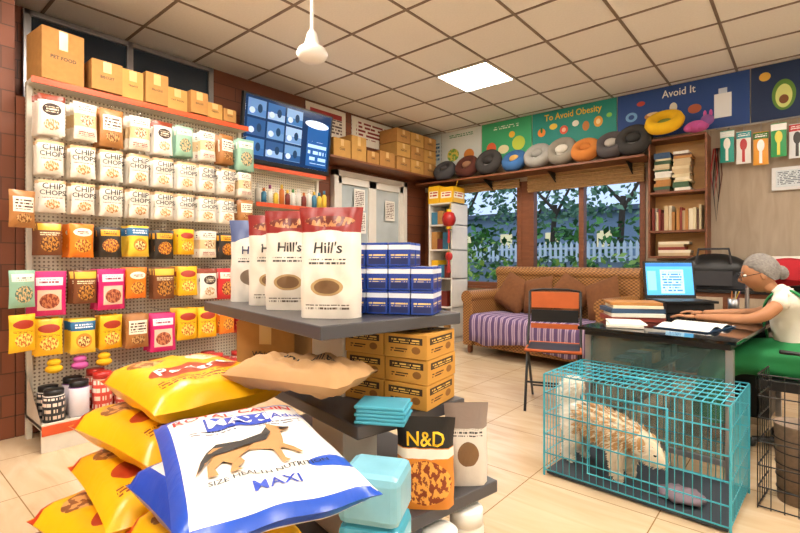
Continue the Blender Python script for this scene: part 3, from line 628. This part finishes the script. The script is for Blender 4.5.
b=B('blue_food_cartons',T(-1.07,1.22,.971,-.3+.75))
for i in range(4):
    for k in range(2):
        for j in range(3 if i!=3 else 2): b.box(-.115+i*.076,-.03+k*.08,.04+j*.079,.073,.077,.077,BB)
b.done(.002)
YK=LM('kraft_case','#c8923c',[('r',.5,.72,.8,.28,'#3a2414'),('t',.5,.72,.66,.18,'#e8c060',9),('e',.75,.35,.2,.3,'#8a5a24'),('t',.35,.3,.4,.2,'#4a2c14',10)],.6)
b=B('wet_food_cases',T(-1.08,1.26,.671,.15))
for i in range(2):
    for j in range(3): b.box(-.08+i*.165,(j%2)*.006,.042+j*.08,.16,.2,.078,YK)
b.done(.002)
carton('cardboard_box',-1.70,1.20,.671,.28,.24,.235,-1.0,CARD,'Whiskas')
TL=mt('teal_film','#52b4d0',.25,noise=.08); TLL=mt('teal_film_light','#86c6dc',.25)
b=B('training_pad_pack',T(-.96,1.05,.671,.5)); 
for i in range(5): b.box(U(-.004,.004),0,.006+i*.011,.15,.11,.0105,TL)
b.done(.004)
b=B('puppy_pad_bundle',T(-.785,.83,.0,.45)); 
b.bx(-.075,.075,-.065,.065,0,.3,CARD)
for i in range(3): b.box(0,0,.36+i*.12,.15,.14,.118,TLL if i!=1 else TL)
b.done(.02)
ND=LM('bag_orange_black','#d8842a',[('r',.5,.85,1.2,.34,'#1c1a1a'),('n',.5,.3,.9,.5,'#f0a84a','#8a3a18'),('r',.5,.62,1.2,.1,'#efe8d8')],.3,crinkle=12)
b=B('dog_food_bag'); MM=T(-.865,1.13,.421,.65); f=b.pouch(.17,.26,.085,ND,MM,'s',10,12,wr=.005); b.text('N&D',.055,YTXT,MM,(0,.2),fn=f); b.done()
b=B('dog_food_bag'); GBG=LM('bag_grey','#d8d2c8',[('r',.5,.85,1.2,.3,'#8a7a70'),('e',.5,.4,.5,.3,'#7a5a3a'),('t',.5,.65,.7,.08,'#404040',24)],.35,crinkle=12); f=b.pouch(.14,.26,.08,GBG,T(-.85,1.33,.421,.75),'s',8,10,wr=.005); b.done()
WJ=mt('white_jar','#e6e0d6',.3,noise=.03)
for x,y,r in((-.83,1.30,.056),(-.82,1.14,.056)):
    b=B('supplement_jar'); b.lathe([(0,0),(r,0),(r,.15),(r*.85,.165)],(x,y,.151),WJ,24); b.lathe([(r*.92,.16),(r*.95,.16),(r*.95,.205),(r*.85,.21),(0,.21)],(x,y,.151),WTXT,24); b.done()
# ------------------------------------------------ sack heap
b=B('timber_pallet_rack'); 
for x in(-1.82,-1.3,-.92):
    for y in(.45,.76): b.bx(x-.03,x+.03,y-.03,y+.03,0,.26,WOOD)
for y in(.42,.53,.64,.75): b.bx(-1.86,-.88,y-.045,y+.045,.26,.285,WOOD)
b.bx(-1.86,-.88,.36,.38,.16,.26,WOOD); b.done(.003)
PY=LM('sack_yellow','#eeb00e',[('e',.5,.42,.75,.3,'#a8321c'),('r',.5,.95,1.2,.08,'#c83a1c'),('t',.5,.2,.8,.1,'#7a2c10',30),('n',.25,.74,.3,.2,'#8a5226','#d8a060'),('e',.72,.74,.28,.18,'#f4e8c8')],.3,crinkle=6)
SB=LM('sack_blue','#e8e8ea',[('r',.5,.93,1.2,.14,'#1c48b8'),('r',.5,.05,1.2,.1,'#1c48b8'),('r',.06,.5,.12,1.2,'#1c48b8')],.3,crinkle=6)
z=.287
for i in range(4):
    t=.128; b=B('dog_food_sack'); dx=(-.05,.0,-.04,.0)[i]; MM=lay(-1.53+dx,.74-.05*(3-i),z+t/2,pi+(.12,-.1,.08,-.06)[i]); f=b.pouch(.40,.52,t,PY,MM,'l',14,18,wr=.008,seed=i*3)
    if i==3: b.text('Pedigree',.08,WTXT,MM,(0,-.042),fn=f,sx=.95); b.text('ADULT',.035,RTXT,MM,(.1,.13),fn=f)
    b.done(); z+=t+.003
z=.287
for i in range(3):
    t=.122; b=B('dog_food_sack'); MM=lay(-1.075+(.01,-.01,.0)[i],.60-.01*(2-i),z+t/2,pi-.1+(.05,-.06,.03)[i]); f=b.pouch(.33,.38,t,(SB,PY,SB)[i],MM,'l',14,18,wr=.006,seed=i*5+1); b.done(); z+=t+.002
b=B('dog_food_sack'); t=.085; MM=lay(-.955,.60,z+t/2,pi-.34,.02); f=b.pouch(.37,.58,t,LM('sack_white_blue','#efeeea',[('r',.5,.955,1.2,.1,'#1d50c0'),('r',.035,.45,.07,1,'#1d50c0'),('r',.5,.015,1.2,.03,'#1d50c0'),('e',.86,.2,.3,.1,'#2a5ac8'),('t',.3,.66,.3,.05,'#505060',40),('t',.75,.66,.3,.05,'#505060',40)],.28,crinkle=7),MM,'l',22,28,wr=.005,seed=2)
P2=lambda x,y:f(x,y,.005); P3=lambda x,y:f(x,y,.0075)
b.text('ROYAL CANIN',.046,RTXT,MM,(0,.197),fn=f); b.add([f(-.085+.16*i/6,.168-.073*j) for j in range(2) for i in range(7)],[(i,i+1,i+8,i+7) for i in range(6)],BTXT,None,MM)
b.text('MAXI',.066,WTXT,MM,(-.004,.13),fn=P2); b.text('Adult',.042,BTXT,MM,(.125,.127),fn=f); b.text('SIZE HEALTH NUTRITION',.021,KTXT,MM,(0,-.175),fn=f); b.text('MAXI',.04,BTXT,MM,(.0,-.22),fn=f)
sil=[(-.15,-.035),(-.13,.0),(-.10,.022),(-.03,.03),(.03,.042),(.055,.07),(.062,.098),(.074,.078),(.088,.074),(.118,.056),(.116,.044),(.085,.034),(.078,.0),(.07,-.025),(.085,-.06),(.1,-.085),(.085,-.09),(.06,-.055),(.05,-.05),(.045,-.1),(.055,-.112),(.034,-.112),(.03,-.05),(-.03,-.035),(-.055,-.045),(-.05,-.075),(-.075,-.1),(-.06,-.112),(-.095,-.11),(-.08,-.07),(-.1,-.055),(-.125,-.085),(-.12,-.108),(-.145,-.108),(-.14,-.07),(-.118,-.03),(-.14,-.055),(-.17,-.09)]
kx,ky=.82,1.12
b.add([P2(x*kx,y*ky-.035) for x,y in sil],[tuple(range(len(sil)))[::-1]],TAN,None,MM)
sad=[(-.15,-.04),(-.13,.0),(-.1,.021),(-.03,.028),(.03,.038),(.05,.06),(.056,.035),(.03,.0),(-.03,-.01),(-.08,-.02),(-.12,-.028),(-.165,-.085)]
b.add([P3(x*kx,y*ky-.035) for x,y in sad],[tuple(range(len(sad)))[::-1]],KTXT,None,MM)
b.add([P3(x*kx,y*ky-.035) for x,y in ((.085,.058),(.118,.055),(.116,.045),(.09,.042))],[(0,3,2,1)],KTXT,None,MM); b.done()
b=B('brown_paper_sack'); MM=lay(-1.16,.90,.81,0.3,-.0); KP=mt('kraft_paper','#c09666',.85,noise=.12,scale=9,bump=.4); f=b.pouch(.24,.40,.08,KP,MM,'l',18,22,wr=.014,seed=4); b.text('SAVE Smiles',.036,KTXT,MM,(0,.03),fn=f,rot=pi/2); b.done()
# ------------------------------------------------ office chair + woman
SK=mt('skin_tone','#b07a54',.5,noise=.05); HR=mt('grey_hair','#8c8680',.8,noise=.3,scale=80,bump=.5); TOP=mt('white_blouse','#e4decf',.85,noise=.05,scale=30,bump=.1); GRN=mt('green_skirt','#1f8a4c',.8,noise=.2,scale=8,bump=.2)
WX=-.055
b=B('office_chair',T(.06+WX,3.72,0,-pi/2))
for k in range(5): q=2*pi*k/5; b.cyl((0,0,.07),(.27*math.cos(q),.27*math.sin(q),.05),.018,BLK); b.ell((.27*math.cos(q),.27*math.sin(q),.03),(.025,.025,.03),BLK,8)
b.cyl((0,0,.06),(0,0,.4),.025,STEEL); b.box(0,0,.425,.48,.46,.06,BLK); b.box(0,.27,.75,.44,.05,.42,BLK); b.box(0,.25,.5,.06,.03,.2,BLK)
for sg in(-1,1): b.tube([(sg*.25,.1,.42),(sg*.27,.1,.62),(sg*.27,-.12,.63)],.014,BLK)
b.done(.02)
W=empty('woman'); W.location=(WX,0,0)
wy=3.72
skin('torso',[(.06,wy,.53,.15,.17),(.05,wy,.66,.12,.15),(.01,wy,.80,.115,.15),(-.03,wy,.90,.1,.14),(-.07,wy,.965,.05,.05),(-.09,wy,.99,.045,.045),(-.04,wy-.15,.925,.05,.055),(-.075,wy-.19,.87,.055,.055),(-.04,wy+.15,.925,.05,.055),(-.075,wy+.19,.87,.055,.055)],[(0,1),(1,2),(2,3),(3,4),(4,5),(3,6),(6,7),(3,8),(8,9)],TOP,W)
b=B('scarf'); v=[];f=[]
sp=[(.10,wy-.14,.72),(.085,wy-.13,.86),(.03,wy-.11,.97),(-.05,wy-.09,.985),(-.13,wy-.05,.93),(-.155,wy-.0,.84),(-.15,wy+.05,.74),(-.13,wy+.08,.64)]
for j,(x,y,z) in enumerate(sp):
    for i in range(5): v.append((x+.004*math.sin(i*2+j),y-.035+.02*i,z+.006*math.cos(i*2.2+j)))
for j in range(len(sp)-1):
    for i in range(4): f.append((j*5+i,j*5+i+1,(j+1)*5+i+1,(j+1)*5+i))
b.add(v,f,GRN,None,None,True); o=b.done(parent=W); o.modifiers.new('S','SOLIDIFY').thickness=.012; o.modifiers.new('U','SUBSURF').levels=2
for sg in(-1,1):
    skin('arm',[(-.06,wy+sg*.18,.9,.042),(-.12,wy+sg*.22,.83,.04),(-.2,wy+sg*.235,.795,.034),(-.34,wy+sg*.2,.79,.03),(-.46,wy+sg*.16,.785,.021),(-.49,wy+sg*.155,.784,.02)],chainE(range(6)),SK,W)
    V=[];E=[];rt=[]; hx,hy,hz=-.48,wy+sg*.157,.784
    def ch(pts):
        o=len(V); rt.append(o); V.extend(pts); E.extend([(o+i,o+i+1) for i in range(len(pts)-1)])
    ch([(hx,hy,hz,.021,.015),(hx-.04,hy,hz,.03,.014),(hx-.075,hy,hz-.002,.028,.012)])
    for k,(o_,l) in enumerate(((-.024,.055),(-.009,.066),(.007,.062),(.022,.048))): ch([(hx-.06,hy+o_,hz,.0085),(hx-.08-l*.3,hy+o_*1.15,hz+.004,.008),(hx-.08-l*.75,hy+o_*1.2,hz-.004,.0072),(hx-.08-l,hy+o_*1.2,hz-.014,.0062)])
    ch([(hx-.02,hy-sg*.02,hz,.011),(hx-.045,hy-sg*.042,hz-.004,.0095),(hx-.075,hy-sg*.05,hz-.01,.008)])
    skin('hand',V,E,SK,W,tuple(rt),1)
    skin('leg',[(.04,wy+sg*.09,.53,.09),(-.16,wy+sg*.1,.55,.08),(-.34,wy+sg*.1,.53,.062),(-.36,wy+sg*.1,.3,.052),(-.34,wy+sg*.1,.09,.036),(-.36,wy+sg*.1,.045,.035),(-.46,wy+sg*.1,.028,.026)],chainE(range(7)),SK,W)
b=B('skirt'); v=[];f=[]; ring=[((.14,.56),.20,.16),((.0,.545),.215,.14),((-.18,.545),.215,.11),((-.33,.53),.215,.11),((-.40,.42),.215,.10),((-.40,.28),.22,.11),((-.40,.14),.23,.12)]
angs=[0,0,0,-.4,-1.0,-1.5,-1.57]; n=28
for j,((cx,cz),ry,rz) in enumerate(ring):
    for i in range(n):
        q=2*pi*i/n; a1=math.cos(q)*ry*(1+.05*math.sin(q*7+j)); b1=math.sin(q)*rz*(1+.05*math.sin(q*5+j)); s_=angs[j]; v.append((cx+b1*math.sin(s_),wy+a1,cz+b1*math.cos(s_)))
for j in range(len(ring)-1):
    for i in range(n): k=(i+1)%n; f.append((j*n+i,j*n+k,(j+1)*n+k,(j+1)*n+i))
b.add(v,f,GRN,None,None,True); o=b.done(parent=W); o.modifiers.new('S','SUBSURF').levels=1
HM=T(-.165,wy,1.06,pi+.25,0,.30)
def hf(q,p):
    x,y,z=q
    if z<0: k=1-.38*(-z/.115)**1.5; y*=k; x=x*(1-.12*(-z/.115)) if x>0 else x*(1-.35*(-z/.115))
    if x>0:
        x+=.026*math.exp(-(y/.012)**2-((z+.012)/.02)**2)+.01*math.exp(-(y/.01)**2-((z-.01)/.02)**2)
        for sg in(-1,1): x-=.010*math.exp(-((y-sg*.032)/.018)**2-((z-.016)/.012)**2)
        x+=.007*math.exp(-(y/.022)**2-((z+.052)/.006)**2)+.006*math.exp(-(y/.02)**2-((z+.064)/.006)**2)+.01*math.exp(-(y/.022)**2-((z+.095)/.014)**2)
    return Vector((x,y,z))
b=B('head',HM); b.ell((0,0,0),(.092,.074,.112),SK,56,fn=hf)
for sg in(-1,1):
    b.ell((.078,sg*.03,.016),(.011,.014,.009),WTXT,12); b.ell((.087,sg*.03,.016),(.004,.006,.006),KTXT,8); b.ell((-.005,sg*.074,-.005),(.018,.008,.03),SK,12); b.torus((0,0,0),.023,.002,BLK,T(.105,sg*.031,.012,0,0,pi/2),n=16,m=5); b.cyl((.104,sg*.053,.014),(.0,sg*.078,.012),.002,BLK,n=5)
    b.ell((.085,sg*.03,.038),(.006,.018,.004),HR,8)
b.cyl((.108,-.01,.014),(.108,.01,.014),.002,BLK,n=5); b.ell((.088,0,-.058),(.006,.02,.0035),mt('lips','#8a4438',.5),10)
b.done(parent=W)
b=B('hair',HM)
b.ell((-.016,0,.018),(.098,.084,.112),HR,32,fn=lambda q,p:Vector((min(q.x,.085-.9*max(0,.065-q.z)) if q.z<.065 else q.x,q.y,max(q.z,-.07)))*(1+.012*math.sin(p.y*40)))
b.ell((-.11,0,-.02),(.035,.045,.045),HR,16); b.done(parent=W)
skin('neck',[(-.09,wy,.95,.045),(-.125,wy,1.0,.043),(-.145,wy,1.04,.043)],chainE(range(3)),SK,W)
# ------------------------------------------------ dog
F1=mt('fur_cream','#ecdcc0',.9,noise=.06,scale=20); F2=mt('fur_tan','#cfa06a',.9,noise=.1,scale=20); F3=mt('fur_white','#f6f0e2',.9,noise=.03)
DGE=empty('dog'); DM=T(-.82,2.64,.03,-.3)
def dl(V): 
    o=[]
    for v in V: p=DM@Vector(v[:3]); o.append((p.x,p.y,p.z)+tuple(v[3:]))
    return o
V=[(-.17,0,.235,.078),(-.08,0,.245,.09),(.02,0,.235,.092),(.1,0,.225,.092),(.17,0,.235,.066),(.215,0,.215,.054),(.26,0,.185,.055),(.30,0,.155,.035),(.335,0,.135,.022),
 (-.15,-.05,.2,.055),(-.13,-.06,.13,.036),(-.175,-.06,.07,.022),(-.165,-.06,.015,.02),(-.14,-.06,.008,.018),
 (-.15,.05,.2,.055),(-.13,.06,.13,.036),(-.175,.06,.07,.022),(-.165,.06,.015,.02),(-.14,.06,.008,.018),
 (.11,-.05,.17,.042),(.12,-.055,.09,.026),(.12,-.055,.015,.02),(.145,-.055,.008,.018),
 (.11,.05,.17,.042),(.12,.055,.09,.026),(.12,.055,.015,.02),(.145,.055,.008,.018),
 (-.21,0,.29,.035),(-.225,0,.36,.05),(-.18,0,.42,.05),(-.13,0,.42,.028)]
E=chainE(range(9),(0,9,10,11,12,13),(0,14,15,16,17,18),(3,19,20,21,22),(3,23,24,25,26),(0,27,28,29,30))
body=skin('body',dl(V),E,F1,DGE,(2,),2)
bpy.context.view_layer.update(); dg=bpy.context.evaluated_depsgraph_get(); ev=body.evaluated_get(dg); me=ev.to_mesh(); DI=DM.inverted()
b=B('fur'); polys=[(p.center.copy(),p.normal.copy(),p.area) for p in me.polygons]; ev.to_mesh_clear()
ws=[p[2] for p in polys]; back_=DM.to_3x3()@Vector((-1,0,0))
for c_,n_,_ in random.choices(polys,ws,k=15000):
    l=DI@c_; 
    if l.x>.29 or l.z<.03: ln=.010
    elif l.x<-.16 and l.z>.25: ln=.045
    else: ln=.030
    m=F3 if (l.x<-.12) else (F1 if (l.z<.17 or l.x>.22 or R()<.25) else F2)
    d=(n_*.5+back_*.6+Vector((U(-.2,.2),U(-.2,.2),-.35+U(-.2,.2)))).normalized(); cr=d.cross(n_); s_=cr.normalized()*.0055 if cr.length>.01 else d.orthogonal()*.005; p=c_+Vector((U(-.006,.006),U(-.006,.006),U(-.006,.006)))
    b.add([p-s_,p+s_,p+d*ln],[(0,1,2)],m)
b.done(parent=DGE)
b=B('face',DM)
for sg in(-1,1): b.ell((.293,sg*.032,.183),(.009,.009,.009),KTXT,8); b.ell((.235,sg*.052,.215),(.022,.014,.04),F2,10)
b.ell((.353,0,.14),(.012,.012,.01),KTXT,8); b.done(parent=DGE)
# ------------------------------------------------ camera
cd=bpy.data.cameras.new('camera'); cam=bpy.data.objects.new('camera',cd); sc.collection.objects.link(cam); cam.location=(0,0,1.15); cam.rotation_euler=(pi/2,0,math.radians(40.5)); cd.lens=21.375; cd.sensor_width=36; cd.shift_y=-.0081; cd.clip_start=.02
sc.camera=cam
try: sc.view_settings.view_transform='Standard'
except Exception: pass
